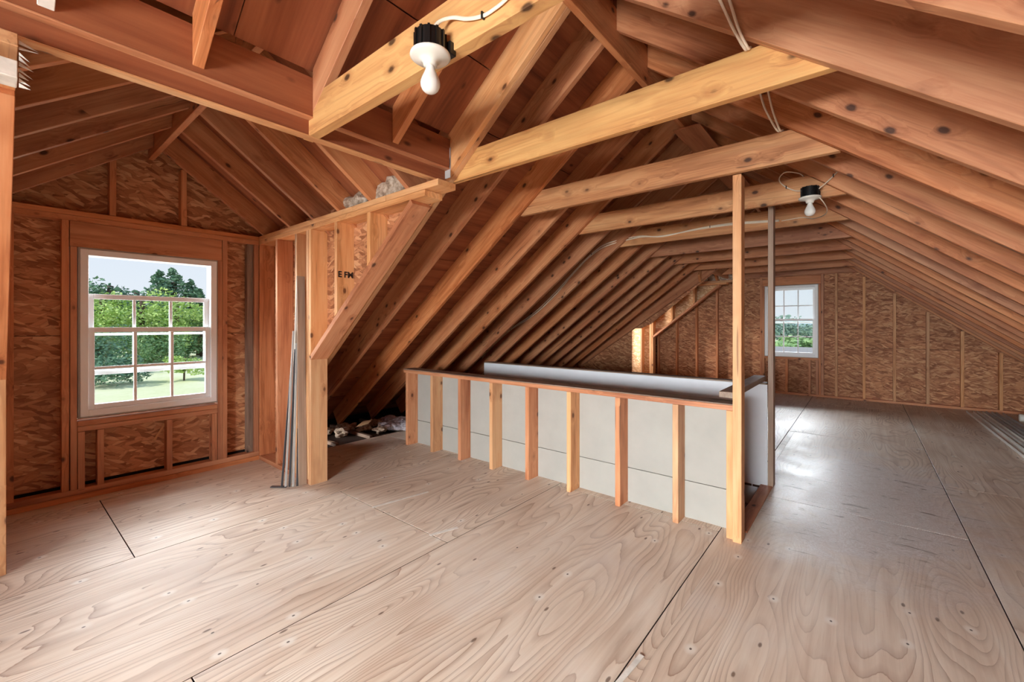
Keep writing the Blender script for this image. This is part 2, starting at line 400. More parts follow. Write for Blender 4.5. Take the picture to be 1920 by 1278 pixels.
# ---------------------------------------------------------------- main ceiling: rafters, ties, ridge, sheathing
ceil = empty('ceiling', kind='structure')
def rafterL(y0, y1, xlow, c=3.845, name='rafter', xtop=None, mat='rafter', plumb=False, dep=DEP, LS=LS):
    ea = V((1, 0, LS)).normalized(); k = ea.x
    xt = RX-.02 if xtop is None else xtop
    o = V((xlow, 0, c+LS*xlow))
    La = (xt-xlow)/k
    sh = dep*LS  # plumb cut offset along the grain
    lo = sh if plumb else -.0
    poly = [(0, 0), (La, 0), (La+sh, dep), (lo, dep)]
    return prism(name, poly, y0, y1, o, ea, (0, 0, 1), mat, ceil)
def rafterR(y0, y1, xhi=2.66, name='rafter', mat='rafter'):
    ea = V((-1, 0, RS)).normalized(); k = -ea.x
    xt = RX+.02; o = V((xhi, 0, zr(xhi))); La = (xhi-xt)/k; sh = DEP*RS
    return prism(name, [(0, 0), (La, 0), (La+sh, DEP), (0, DEP)], -y1, -y0, o, ea, (0, 0, 1), mat, ceil)
allY = []
for i, t in enumerate(TIES):
    allY.append(t)
    if i+1 < len(TIES): allY.append((t+TIES[i+1])/2)
allY = [-2.3, -1.84, -1.38, -.92, -.46, .01, .47]+allY
for y in allY: rafterR(y-.039, y)
for y in [t for t in allY if 2.0 < t < 7.6]: rafterL(y-.039, y, -5.05)
for y in (-2.3, -1.84, -1.38, -.92, -.5): rafterL(y-.039, y, -5.05)
for y0 in (1.783, 1.822): rafterL(y0, y0+.038, -4.75, 3.787, dep=.27, LS=.79, mat='stud2')
for y0 in (-.17, -.131): rafterL(y0, y0+.038, -4.75, 3.787, dep=.27, LS=.79)
for y0 in (9.26,): rafterL(y0, y0+.038, -5.05)
for y0 in (7.86, 7.90): rafterL(y0, y0+.038, -4.9, 3.56, dep=.38, LS=.684)
for y0 in (9.10, 9.14): rafterL(y0, y0+.038, -4.75, 3.787, dep=.27, LS=.79)
# jack rafters over the dormer, standing on the header
for y, mt in ((.030, 'rafter'), (.50, 'rafter'), (.955, 'rafter'), (1.385, 'rafter')):
    rafterL(y-.02, y+.018, -1.99+.04, 3.745, 'jack_rafter', mat=mt, plumb=True, dep=.155)
ea = V((1, 0, LS)).normalized()
jp = rafterL(.088, .126, -1.95, 3.745, 'jack_rafter', mat='paint', plumb=True, dep=.155); jp['label'] = 'jack rafter smeared with white paint'
# header: two plies, the rear one hanging lower
bx('header', -1.99, -1.951, -.09, 1.781, 2.258, 2.435, 'sheath', ceil)
bx('header', -2.031, -1.992, -.09, 1.781, 2.186, 2.42, 'sheath', ceil)
bx('header_underside_lit', -2.033, -1.988, -.09, 1.781, 2.176, 2.1855, 'stud2', ceil)  # pale slip paints floor-bounced light onto the rear ply's underside
bx('header_underside_lit', -1.9905, -1.949, -.09, 1.781, 2.250, 2.2575, 'stud', ceil)  # front ply's underside, its bounced light put in as a paler slip
for ya_, yb_ in ((-.09, .62), (.624, 1.781)):
    for a_, b_ in ((-1.965, -1.62), (-1.615, -1.15)):
        board('sheathing_panel', (a_, (ya_+yb_)/2, 3.947+LS*a_), (b_, (ya_+yb_)/2, 3.947+LS*b_), yb_-ya_, .012, (-LS, 0, 1), 'sheath', ceil, 0)
bx('header', -2.031, -1.992, 7.94, 9.10, 2.18, 2.42, 'stud', ceil)
# ridge
bx('ridge_board', RX-.019, RX+.019, YN, YE, 2.875, 3.12, 'rafter', ceil, grain='y')
# collar ties, cut to the slopes at both ends
def tie(y0, xl, xr=None, zb=2.2, h=.172, mat='tie', th=.038, cl=3.845):
    xr = (2.129-zb)/RS if xr is None else xr
    poly = [(xl, zb), (xr, zb), (xr-h/RS, zb+h), (xl+h/LS*.9, zb+h)]
    o = V((0, 0, 0))
    return prism('collar_tie', poly, y0, y0+th, (0, 0, 0), (1, 0, 0), (0, 0, 1), mat, ceil)
prism('collar_tie', [(-2.05, 2.18), (-.06, 2.18), (-.28, 2.355), (-2.05, 2.355)], .937, .985, (0, 0, 0), (1, 0, 0), (0, 0, 1), 'tie', ceil)
prism('collar_tie', [(-2.03, 2.205), (-.06, 2.2), (-.27, 2.37), (-2.03, 2.372)], 1.862, 1.90, (0, 0, 0), (1, 0, 0), (0, 0, 1), 'tie', ceil)
for t in TIES[2:]:
    tie(t+.001, (2.2-3.845)/LS if t < 8 else -1.97, zb=2.2+R_.uniform(-.004, .004), mat='tie2' if t < 4.8 else 'rafter')
# sheathing in courses along the ridge, sheets 1.22 up the slope and 2.44 long
def course(side, s0, s1, ya, yb, lab='sheathing_panel'):
    """s measured down the slope from the ridge, on the upper face of the rafters"""
    if side == 'L':
        e = V((-1, 0, -LS)).normalized(); o0 = V((RX, 0, zl(RX)+DEP*math.sqrt(1+LS*LS))); n = V((-LS, 0, 1)).normalized()
    else:
        e = V((1, 0, -RS)).normalized(); o0 = V((RX, 0, zr(RX)+DEP*math.sqrt(1+RS*RS))); n = V((RS, 0, 1)).normalized()
    m_ = (o0+e*((s0+s1)/2)); p0 = V((m_.x, ya+.002, m_.z)); p1 = V((m_.x, yb-.002, m_.z))
    board(lab, p0, p1, (s1-s0)-.006, .013, n, 'sheath', ceil, 0)
def run_course(side, s0, s1, ya, yb, off):
    y = ya
    nxt = ya+((off-ya) % 2.44) or ya+2.44
    while y < yb-.01:
        e_ = min(nxt, yb); 
        if e_-y > .01: course(side, s0, s1, y, e_)
        y = e_; nxt += 2.44
for i in range(4):
    s0, s1 = i*1.2, min((i+1)*1.2, 4.75)
    run_course('R', s0, s1, YN, YE+.06, .7+1.22*(i % 2))
offs = [0, 1.08, 2.28, 3.48, 4.68, 5.3]
for i in range(5):
    s0, s1 = offs[i], offs[i+1]
    rngs = [(YN, YE+.06)] if s1 <= 1.1 else [(YN, -.103), (1.793, 7.937), (9.10, YE+.06)]
    for a, b in rngs: run_course('L', s0, s1, a, b, .3+1.22*(i % 2))
course('L', 1.08, 1.16, -.10, 1.81); course('L', 1.08, 1.16, 7.95, 9.10)
# felt over the sheets so that no daylight shows in the joints
def felt(side, s0, s1, ya, yb):
    if side == 'L':
        e = V((-1, 0, -LS)).normalized(); o0 = V((RX, 0, zl(RX)+DEP*math.sqrt(1+LS*LS)+.02)); n = V((-LS, 0, 1)).normalized()
    else:
        e = V((1, 0, -RS)).normalized(); o0 = V((RX, 0, zr(RX)+DEP*math.sqrt(1+RS*RS)+.02)); n = V((RS, 0, 1)).normalized()
    m_ = (o0+e*((s0+s1)/2)); board('roofing_felt', (m_.x, ya, m_.z), (m_.x, yb, m_.z), s1-s0, .03, n, 'felt', ceil, 0)
felt('R', -.06, 4.9, YN-.2, YE+.3); felt('L', -.06, 1.10, YN-.2, YE+.3)
for a, b in ((YN-.2, -.103), (1.793, 7.94), (9.103, YE+.3)): felt('L', 1.10, 5.5, a, b)

# ---------------------------------------------------------------- dormers
def dormer(y0, y1, idx):
    """y0, y1: inner faces of the cheek walls. The dormer reaches out to X = -4.5"""
    yc = (y0+y1)/2; hw = (y1-y0)/2; zp = 2.15; ds = .74; XO = -4.50
    cl = empty('ceiling_dormer' if idx == 0 else 'ceiling_dormer_far', kind='structure')
    zrg = zp+ds*hw-.02
    bx('ridge_board', -4.62, -1.60, yc-.019, yc+.019, zrg-.045, zrg+.19, 'rafter', cl, grain='x')
    xs = [-4.40, -3.85, -3.42, -3.02, -2.60, -2.19]
    for sgn in (1, -1):
        e = V((0, -sgn, ds)).normalized(); run = hw+.16-.02
        for x in xs:
            o = V((x, yc+sgn*(hw+.16), zp-ds*.16)); L = run/abs(e.y)
            prism('rafter', [(0, 0), (L, 0), (L+.16*ds, .16), (0, .16)], -.019, .019, o, e, (0, 0, 1), 'rafter', cl)
        # sheathing: follows the valley with the main roof
        dz = .16*math.sqrt(1+ds*ds); zc = lambda y: zp+dz+ds*(hw-abs(y-yc)); vx = lambda z: (z-4.095)/LS
        yk = hw-(2.61-zp-dz)/ds
        L = lambda d: (hw+.158-d)/abs(e.y)      # along e from the eave
        o = V((0, yc+sgn*(hw+.158), zp+dz-ds*.158))
        P = [(0, -4.95), (L(0), -4.95), (L(0), vx(zc(yc))), (L(yk), -1.97), (0, -1.97)]
        m_ = frame(o, e, (1, 0, 0)) ; nn = V((0, sgn*ds, 1)).normalized()
        en = V((1, 0, 0)).cross(e); n0, n1 = (0, .03) if en.dot(nn) > 0 else (-.03, 0)
        link('sheathing_panel', prism_me([(a, b) for a, b in P], n0, n1, 0), M['sheath'], cl, m_)
        # small triangle of main roof sheathing beside the valley
        ez = V((-1, 0, -LS)).normalized(); yy = yc+sgn*yk; oo = V((-1.95, yy, zl(-1.95)+.25)); ye = abs(hw+.24-yk)
        tri = [(0, 0), (0, ye), (.56, ye)]
        e2 = V((0, sgn, 0)); en2 = e2.cross(ez); nup = V((-LS, 0, 1)).normalized(); a0, a1 = (0, .03) if en2.dot(nup) > 0 else (-.03, 0)
        link('sheathing_panel', prism_me(tri, a0, a1, 0), M['sheath'], cl, frame(oo, ez, e2))
    return yc, hw, zp, ds
Y0, Y1 = .05, 1.64
dormer(Y0, Y1, 0); dormer(8.00, 8.95, 1)

def cheek(wname, yf, s, full=True, pale=None, lab=None):
    """dormer cheek wall; yf: inner face plane, s=+1 the framing lies beyond it"""
    w_ = empty(wname, kind='structure'); D = .14
    ya, yb = (yf, yf+D) if s > 0 else (yf-D, yf)
    om = pale or 'osb'
    # board behind the studs: full height outboard, above the roof slope inboard
    zb = lambda x: 3.80+.79*x+.02
    ob = yb if s > 0 else ya-.012
    def panel(poly): prism('strand_board_panel', poly, ob, ob+.012, (0, 0, 0), (1, 0, 0), (0, 0, 1), om, w_, .001)
    panel([(-4.62, .04), (-3.492, .04), (-3.492, 1.218), (-4.62, 1.218)])
    panel([(-4.62, 1.222), (-3.30, 1.222), (-3.108, zb(-3.10)-.06), (-3.108, 2.45), (-4.62, 2.45)])
    panel([(-3.104, zb(-3.104)-.06), (-2.0, zb(-2.0)-.05), (-2.0, 2.45), (-3.104, 2.45)])
    if not full: return w_
    # plates
    bx('top_plate', -4.5, -2.02, ya, yb, 2.072, 2.110, 'stud2', w_)
    bx('top_plate', -4.5, -2.42, ya, yb, 2.112, 2.150, 'stud2', w_)
    bx('top_plate', -2.415, -1.90, ya, yb, 2.112, 2.150, 'stud2', w_)
    bx('bottom_plate', -4.5, -3.49, ya, yb, 0, .038, 'stud', w_)
    for x, m_ in ((-4.49, 'stud'), (-4.09, 'stud'), (-3.70, 'stud2'), (-3.495, 'stud2')):
        bx('stud', x-.038, x, ya, yb, .038, 2.072, m_, w_)
    # post under the foot of the sloping plate
    bx('stud', -3.492, -3.452, ya, yb, 0, 1.05, 'stud2', w_)
    # sloping plate
    p0 = V((-3.455, (ya+yb)/2, 1.014)); p1 = V((-2.135, (ya+yb)/2, 2.046)); sl = (p1.z-p0.z)/(p1.x-p0.x)
    board('sloping_plate', p0, p1, D, .038, (0, 0, 1), 'stud', w_)
    for x in (-3.452+.0, -3.04, -2.60):
        zb_ = p0.z+sl*(x-.019-p0.x)+.052
        prism('stud', [(zb_-.019*sl, 0), (2.072, 0), (2.072, .038), (zb_+.019*sl+.002, .038)], -D/2, D/2, (x-.038, (ya+yb)/2, 0), (0, 0, 1), (1, 0, 0), 'stud2', w_)
    return w_
cheek('wall_dormer_right', Y1, 1)
cheek('wall_dormer_left', Y0, -1)
cheek('wall_dormer_far_right', 8.95, 1, pale='osblit')
cheek('wall_dormer_far_left', 8.09, -1, full=False)
# stencil on the strand board beside the sloping plate
def text(name, body, size, mw, mat, parent, ext=.0006):
    cu = bpy.data.curves.new(name, 'FONT'); cu.body = body; cu.size = size; cu.extrude = ext; cu.align_x = 'LEFT'; cu.offset = .0022
    t = bpy.data.objects.new(name, cu); COL.objects.link(t); dg = bpy.context.evaluated_depsgraph_get()
    me = bpy.data.meshes.new_from_object(t.evaluated_get(dg)); bpy.data.objects.remove(t); me.materials.clear()
    return link(name, me, M[mat], parent, mw)
wr = bpy.data.objects['wall_dormer_right']
mt = Matrix(((0, 0, 1, -3.0395), (1.0, 0, 0, 1.648), (0, 1, 0, 1.660), (0, 0, 0, 1)))
text('stencil', 'E FMI', .062, mt, 'ink', wr)

# ---------------------------------------------------------------- window walls
def window(name, axis, pos, a0, a1, z0, z1, out, lowered=True, glassz=None):
    """double-hung sash window with six lights to a sash. axis 'x': the wall is the plane X = pos, a runs along Y"""
    w_ = empty(name, kind='structure')
    def B(n, a, b, d0, d1, c, d, mat, par=w_, bev=.002):
        D0, D1 = sorted((pos+out*d0, pos+out*d1))
        if axis == 'x': return bx(n, D0, D1, a, b, c, d, mat, par, bev)
        return bx(n, a, b, D0, D1, c, d, mat, par, bev)
    B('flange', a0-.012, a0, 0, .10, z0-.012, z1+.012, 'liner'); B('flange', a1, a1+.012, 0, .10, z0-.012, z1+.012, 'liner')
    B('flange', a0, a1, 0, .10, z1, z1+.012, 'liner'); B('flange', a0, a1, 0, .10, z0-.012, z0, 'liner')
    f = .045
    B('frame', a0, a0+f, -.006, .11, z0, z1, 'vinyl'); B('frame', a1-f, a1, -.006, .11, z0, z1, 'vinyl')
    B('frame', a0+f, a1-f, -.006, .11, z1-f, z1, 'vinyl'); B('frame', a0+f, a1-f, -.006, .11, z0, z0+f, 'vinyl')
    H = (z1-z0-2*f)
    hs = H*.535
    def sash(nm, d0, c, d):
        s = B(nm, a0+f, a0+f+.035, d0, d0+.03, c, d, 'vinyl')
        A0, A1 = a0+f, a1-f
        B('stile', A1-.035, A1, d0, d0+.03, c, d, 'vinyl', s)
        B('rail', A0+.035, A1-.035, d0, d0+.03, c, c+.038, 'vinyl', s); B('rail', A0+.035, A1-.035, d0, d0+.03, d-.038, d, 'vinyl', s)
        zm = (c+d)/2; g0, g1 = A0+.035, A1-.035; third = (g1-g0)/3
        B('muntin', g0, g1, d0+.006, d0+.022, zm-.010, zm+.010, 'vinyl', s)
        for k in (1, 2): B('muntin', g0+third*k-.010, g0+third*k+.010, d0+.005, d0+.023, c+.038, d-.038, 'vinyl', s)
        for k in range(3):
            for (q0, q1) in ((c+.038, zm-.01), (zm+.01, d-.038)):
                B('pane', g0+third*k+(.010 if k else 0), g0+third*(k+1)-(.010 if k < 2 else 0), d0+.012, d0+.016, q0, q1, 'glass', s, 0)
        return s
    drop = H*.245 if lowered else 0
    sash('lower_sash', .015, z0+f, z0+f+hs)
    sash('upper_sash', .055, z1-f-hs-drop, z1-f-drop)
    return w_
# dormer face wall (wall_left)
wl = empty('wall_left', kind='structure')
XW = -4.50; T = .09
def L_(n, y0, y1, z0, z1, mat='stud', d0=0, d1=T, par=None): return bx(n, XW-d1, XW-d0, y0, y1, z0, z1, mat, par or wl)
L_('bottom_plate', Y0, Y1, 0, .040); L_('bottom_plate', Y0, Y1, .042, .082)
L_('top_plate', Y0, Y1, 2.068, 2.106); L_('top_plate', Y0, Y1, 2.108, 2.146)
for a, b in ((.060, .098), (.324, .362), (1.335, 1.373), (1.598, 1.636)): L_('stud', a, b, .082, 2.068)
L_('stud', 1.545, 1.597, .082, 2.068, 'weather', .03, .09)
for a, b in ((.368, .404), (1.297, 1.333)): L_('jack_stud', a, b, .082, 1.878)
L_('window_header', .366, 1.331, 1.880, 2.066, 'stud', .0, .04); L_('window_header', .366, 1.331, 1.880, 2.066, 'stud', .05, .09)
L_('sill_plate', .406, 1.295, .545, .583); L_('sill_plate', .406, 1.295, .505, .543)
for a in (.407, .512, .932, 1.255): L_('cripple_stud', a, a+.038, .082, .503)
for a, zt in ((.580, 2.525), (1.030, 2.545)): L_('gable_stud', a, a+.040, 2.148, zt+.08)
bk = [(Y0-.14, .335, 0.10, 1.218), (.343-.008, 1.36, .10, .60)]
def LP(y0, y1, z0, z1): bx('strand_board_panel', XW-T-.012, XW-T, y0, y1, z0, z1, 'osb', wl, .001, 'y')
LP(Y0-.16, .343, .105, 1.218); LP(Y0-.16, .343, 1.222, 2.10); LP(.345, 1.352, .105, .590); LP(1.354, Y1+.16, .105, 1.218); LP(1.354, Y1+.16, 1.222, 2.10); LP(.345, 1.352, 1.885, 2.10)
prism('strand_board_panel', [(-.3, 2.103), (2.0, 2.103), (2.0, 2.15), (.845, 3.02), (-.3, 2.15)], -.001, .012, (XW-T-.001, 0, 0), (0, 1, 0), (0, 0, 1), 'osb', wl, .001)
bx('building_paper', XW-T-.04, XW-T-.02, Y0-.3, .37, -.3, 2.6, 'felt', wl, 0); bx('building_paper', XW-T-.04, XW-T-.02, 1.33, Y1+.3, -.3, 2.6, 'felt', wl, 0)
bx('building_paper', XW-T-.04, XW-T-.02, .37, 1.33, -.3, .56, 'felt', wl, 0)
window('window_1', 'x', XW-.005, .420, 1.290, .612, 1.868, -1)

# far gable wall (wall_back)
wb = empty('wall_back', kind='structure')
def Bk(n, x0, x1, z0, z1, mat='stud', d0=0, d1=.09): return bx(n, x0, x1, YE+d0, YE+d1, z0, z1, mat, wb)
Bk('bottom_plate', -5.2, 2.6, 0, .038)
def top_at(x): return min(zr(x), zl(x), 2.2)
def gst(x0, x1, mat='stud', za=.038, zt=None, nm='stud'):
    t = top_at((x0+x1)/2) if zt is None else zt
    if t-za > .12: Bk(nm, x0, x1, za, t, mat)
for x in (-4.76, -4.35, -3.94, -3.53, -3.12, -2.71, -2.31, -1.90): gst(x-.019, x+.019)
for x in (-.36, .018, .405, .80, 1.18, 1.575, 1.97, 2.38): gst(x-.019, x+.019, 'stud2')
gst(-1.535, -1.497); gst(-.575, -.537)
gst(-1.495, -1.459, zt=2.03, nm='jack_stud'); gst(-.613, -.577, zt=2.03, nm='jack_stud')
Bk('window_header', -1.495, -.577, 2.035, 2.195, 'stud')
Bk('sill_plate', -1.457, -.615, .655, .693)
for x in (-1.10, -.745, -.635): gst(x-.019, x+.019, zt=.653, nm='cripple_stud')
Bk('top_plate', -2.19, -.10, 2.20, 2.238, 'stud')
def BP(poly): prism('strand_board_panel', poly, YE+.09, YE+.102, (0, 0, 0), (1, 0, 0), (0, 0, 1), 'osb', wb, .001)
zf = lambda x: min(3.30-RS*(x-RX)+.05-.0, 3.30+LS*(x-RX)+.05)
seam = 1.22
def gable_panels(BPf, xa, xb, win):
    e = [xa, -3.94, -2.71, win[0], win[1], .018, 1.18, 2.38, xb]
    for a, b in zip(e, e[1:]):
        s = .90 if a > 0 else seam
        if (a, b) == win: BPf([(a, .02), (b, .02), (b, win_z[0]), (a, win_z[0])]); BPf([(a, win_z[1]), (b, win_z[1]), (b, zf(b)), (RX, zf(RX)), (a, zf(a))]) ; continue
        ta, tb = zf(a), zf(b)
        lo = min(s, ta-.0, tb-.0)
        if ta > s+.1 and tb > s+.1:
            BPf([(a+.002, .02), (b-.002, .02), (b-.002, s-.002), (a+.002, s-.002)]); BPf([(a+.002, s+.002), (b-.002, s+.002), (b-.002, tb), (a+.002, ta)])
        elif max(ta, tb) > .05: BPf([(a+.002, .02), (b-.002, .02), (b-.002, max(tb, .03)), (a+.002, max(ta, .03))])
win_z = (.69, 2.0)
gable_panels(BP, -5.5, 2.75, (-1.45, -.62))
def felt_gable(yy, par):
    for a, b, c, d in ((-5.8, -1.46, -.3, 3.6), (-.61, 3.2, -.3, 3.6), (-1.46, -.61, -.3, .66), (-1.46, -.61, 2.03, 3.6)): bx('building_paper', a, b, yy, yy+.02, c, d, 'felt', par, 0)
felt_gable(YE+.12, wb)
window('window_2', 'y', YE+.005, -1.452, -.622, .702, 2.02, 1, lowered=False)
# near gable wall behind the camera, its window widened to let in more light
wf = empty('wall_front', kind='structure')
def FP(poly): prism('strand_board_panel', poly, YN-.102, YN-.09, (0, 0, 0), (1, 0, 0), (0, 0, 1), 'osb', wf, .001)
win_z = (.80, 2.2)
def gp2(xa, xb):
    e = [xa, -3.5, -1.35, .50, 1.5, xb]
    for a, b in zip(e, e[1:]):
        if a == -1.35:
            FP([(a, .02), (b, .02), (b, .50), (a, .50)]); FP([(a, 1.72), (b, 1.72), (b, zf(b)), (RX, zf(RX)), (a, zf(a))])
        else: FP([(a+.002, .02), (b-.002, .02), (b-.002, max(zf(b), .03)), (a+.002, max(zf(a), .03))])
gp2(-5.5, 2.75)
for x in (-4.0, -3.2, -2.4, -1.8, -1.37, .52, .85, 1.2, 1.6, 2.0):
    t = top_at(x)
    bx('stud', x-.019, x+.019, YN-.09, YN, .038, t, 'stud', wf)
bx('bottom_plate', -5.2, 2.6, YN-.09, YN, 0, .038, 'stud', wf)
bx('window_header', -1.35, .50, YN-.09, YN, 1.72, 1.80, 'stud', wf); bx('sill_plate', -1.35, .50, YN-.09, YN, .44, .50, 'stud', wf)
window('window_3', 'y', YN-.005, -1.345, .495, .502, 1.718, -1, lowered=False)

# far dormer face, with an open light
wdf = empty('wall_dormer_far_face', kind='structure')
bx('strand_board_panel', -4.61, -4.598, 7.8, 9.15, 0, .75, 'osb', wdf, 0); bx('strand_board_panel', -4.61, -4.598, 7.8, 9.15, 1.95, 2.75, 'osb', wdf, 0)
bx('strand_board_panel', -4.61, -4.598, 7.8, 8.10, .75, 1.95, 'osb', wdf, 0); bx('strand_board_panel', -4.61, -4.598, 8.84, 9.15, .75, 1.95, 'osb', wdf, 0)
bx('bottom_plate', -4.59, -4.5, 8.0, 8.95, 0, .038, 'stud', wdf); bx('top_plate', -4.59, -4.5, 8.0, 8.95, 2.07, 2.146, 'stud', wdf)
for y in (8.02, 8.08, 8.87, 8.93): bx('stud', -4.59, -4.5, y-.019, y+.019, .038, 2.07, 'stud', wdf)
bx('sill_plate', -4.59, -4.5, 8.10, 8.85, .71, .748, 'stud', wdf); bx('window_header', -4.59, -4.5, 8.10, 8.85, 1.95, 2.068, 'stud', wdf)

# ---------------------------------------------------------------- stair enclosure
hw_ = empty('stair_half_wall', (-2.2, 2.9, 0)); tag(hw_, 'low stud half wall beside the stair opening with open studs and a weathered cap', 'half wall')
for i in range(9):
    x = -3.83+i*.4085
    if i == 8: x = -.645
    else: bx('stud', x, x+.038, 2.85, 2.985, 0, .778, 'stud2' if i % 2 else 'stud', hw_)
bx('stud', -.645, -.607, 2.85, 2.985, 0, .778, 'stud2', hw_)
bx('top_plate', -3.86, -.607, 2.846, 2.990, .780, .812, 'stud', hw_); bx('cap_strip', -3.87, -.607, 2.848, 3.002, .8125, .820, 'weather', hw_)
bx('backing_panel', -3.80, -.645, 2.9855, 3.0005, -.02, .246, 'backpanel', hw_); bx('backing_panel', -3.80, -.645, 2.9855, 3.0005, .250, .779, 'backpanel', hw_)
sw = empty('stair_side_wall', (-2.2, 4.0, 0)); tag(sw, 'long white drywall panel wall on the far side of the stair opening', 'wall panel')
bx('drywall_panel', -3.70, -.592, 3.951, 3.964, -1.2, .818, 'drywall', sw)
bx('cap_strip', -3.70, -.60, 3.952, 4.06, .819, .829, 'weather', sw)
for i in range(8):
    x = -3.70+i*.4085; bx('stud', x, x+.038, 3.966, 4.055, 0, .818, 'stud', sw)
def postt(name, x0, x1, y0, y1, z1, lab):
    o = bx(name, x0, x1, y0, y1, 0, z1, 'stud2', None); return tag(o, lab, 'post')
postt('post', -.604, -.556, 2.822, 2.912, 2.198, 'tall square timber post at the near corner of the stair half wall')
p2 = bx('post', -.590, -.552, 3.966, 4.056, 0, 2.26, 'greyboard', None); tag(p2, 'tall dark timber post in front of the distant window, beyond the stair opening', 'post')
rl = bx('rail', -.705, -.617, 2.93, 4.06, .842, .880, 'weather', None, grain='y'); tag(rl, 'weathered flat rail board bridging the two stair posts', 'rail')
tr = bx('threshold_board', -.639, -.556, 2.99, 3.95, .001, .012, 'rafter', None); tag(tr, 'reddish board on the floor at the stair opening between the two posts', 'board')
st = empty('wall_stairwell', kind='structure')
bx('drywall_panel', -3.715, -3.701, 2.995, 3.95, -1.2, -.02, 'drywall', st); bx('drywall_panel', -3.70, -.64, 2.980, 2.993, -1.2, -.31, 'drywall', st)
bx('drywall_panel', -.638, -.626, 2.995, 3.95, -1.2, -.31, 'drywall', st); bx('landing', -3.7, -.64, 2.995, 3.95, -1.25, -1.2, 'under', st)
for i in range(6): bx('tread', -.90-i*.26, -.645-i*.26, 3.0, 3.945, -.20-i*.19, -.165-i*.19, 'weather', st)

# ---------------------------------------------------------------- light fixtures and cables
def cyl_fins(bm, r, h):
    bmesh.ops.create_cone(bm, cap_ends=True, segments=24, radius1=r, radius2=r*.97, depth=h, matrix=Matrix.Translation((0, 0, h/2)))
    for i in range(24):
        a = 2*math.pi*i/24
        if i % 2: bmesh.ops.create_cube(bm, size=1, matrix=Matrix.Rotation(a, 4, 'Z') @ Matrix.Translation((r+.001, 0, h*.55)) @ Matrix.Diagonal((.006, r*.16, h*.9, 1)))
def fixture(loc, lab, s=1., clear=False):
    t = empty('lamp_fixture', loc); tag(t, lab, 'lamp')
    Mx = Matrix.Translation(V(loc)) @ Matrix.Scale(s, 4)
    bm = bmesh.new(); cyl_fins(bm, .050, .066); me = bpy.data.meshes.new('mesh'); bm.to_mesh(me); bm.free()
    link('junction_box', me, M['black'], t, Mx)
    bm = bmesh.new(); bmesh.ops.create_cube(bm, size=1, matrix=Matrix.Translation((.030, .052, .022)) @ Matrix.Diagonal((.05, .03, .044, 1)))
    bmesh.ops.bevel(bm, geom=list(bm.edges), offset=.003, segments=1, affect='EDGES'); me = bpy.data.meshes.new('mesh'); bm.to_mesh(me); bm.free()
    link('mounting_bracket', me, M['black'], t, Mx)
    lathe('lampholder', [(0, 0), (.060, -.0005), (.066, -.004), (.0665, -.010), (.060, -.015), (.040, -.019), (.028, -.025), (.024, -.032), (.0225, -.040), (.0165, -.042), (0, -.042)], 32, 'porcelain', t, Mx)
    b = lathe('bulb', [(.0130, -.036), (.0140, -.044), (.0165, -.054), (.0215, -.066), (.0275, -.079), (.0315, -.091), (.0325, -.099), (.0310, -.109), (.0260, -.119), (.0180, -.126), (.008, -.1295), (0, -.130)], 28, 'bulb', t, Mx)
    return t
f1 = fixture((-1.062, .885, 2.163), 'bare bulb lamp with white holder and black box, under the beam nearest the viewer', .96)
f2 = fixture((-.285, 3.625, 2.192), 'small bare bulb lamp on a collar tie beyond the tall stair post', 1.02)
def cable(name, runs, lab, staples=(), r=.0035, rb=None, group=None):
    t = empty(name, runs[0][0]); tag(t, lab, 'cable', group)
    for p in runs: tube('wire', p, r, 'cable', t, 8, 6, rb)
    for s in staples:
        mw = Matrix.Translation(V(s)); bm = bmesh.new(); bmesh.ops.create_cube(bm, size=1, matrix=Matrix.Diagonal((.006, .014, .022, 1)))
        bmesh.ops.bevel(bm, geom=list(bm.edges), offset=.0015, segments=1, affect='EDGES'); me = bpy.data.meshes.new('mesh'); bm.to_mesh(me); bm.free()
        link('staple', me, M['black'], t, mw)
    return t
cable('electrical_cable', [[(-1.045, .88, 2.226), (-1.035, .90, 2.262), (-1.00, .924, 2.272), (-.94, .928, 2.243), (-.876, .930, 2.224), (-.829, .930, 2.223), (-.779, .930, 2.231), (-.70, .930, 2.26), (-.60, .93, 2.30), (-.50, .93, 2.36)]],
      'cream cable stapled to the nearest beam, running up from its lamp', [(-.875, .929, 2.224)], .0035, .0065)
cable('electrical_cable', [[(-.455, 1.72, 2.62), (-.43, 1.80, 2.566), (-.382, 1.80, 2.432), (-.350, 1.835, 2.362), (-.348, 1.875, 2.380), (-.348, 1.908, 2.36), (-.36, 1.912, 2.25)], [(-.41, 1.72, 2.61), (-.396, 1.80, 2.55), (-.364, 1.80, 2.424), (-.340, 1.835, 2.362), (-.338, 1.875, 2.380), (-.338, 1.908, 2.36), (-.345, 1.912, 2.25)]],
      'pair of cream cables dropping behind the yellow knotty collar tie', (), .0055)
cable('electrical_cable', [[(-.44, 2.60, 2.62), (-.44, 2.70, 2.59), (-.414, 2.70, 2.485), (-.365, 2.73, 2.37), (-.352, 2.79, 2.382), (-.352, 2.822, 2.37), (-.35, 2.826, 2.26)], [(-.40, 2.60, 2.62), (-.401, 2.70, 2.583), (-.381, 2.70, 2.475), (-.352, 2.73, 2.37), (-.344, 2.79, 2.382), (-.344, 2.822, 2.37), (-.34, 2.826, 2.26)]],
      'pair of thin cream cables slung between the first two whole collar ties', (), .005)
Yc = 4.64-.046
c1 = [(-4.39, .79), (-4.125, 1.014), (-3.824, 1.225), (-3.45, 1.42), (-3.105, 1.67), (-2.784, 1.96), (-2.559, 2.135), (-2.345, 2.235)]
sh = lambda k, dz: [(x*.99+.0, Yc, EYE+(z-EYE)*.99+dz+.006*math.sin(i*k)) for i, (x, z) in enumerate(c1)]
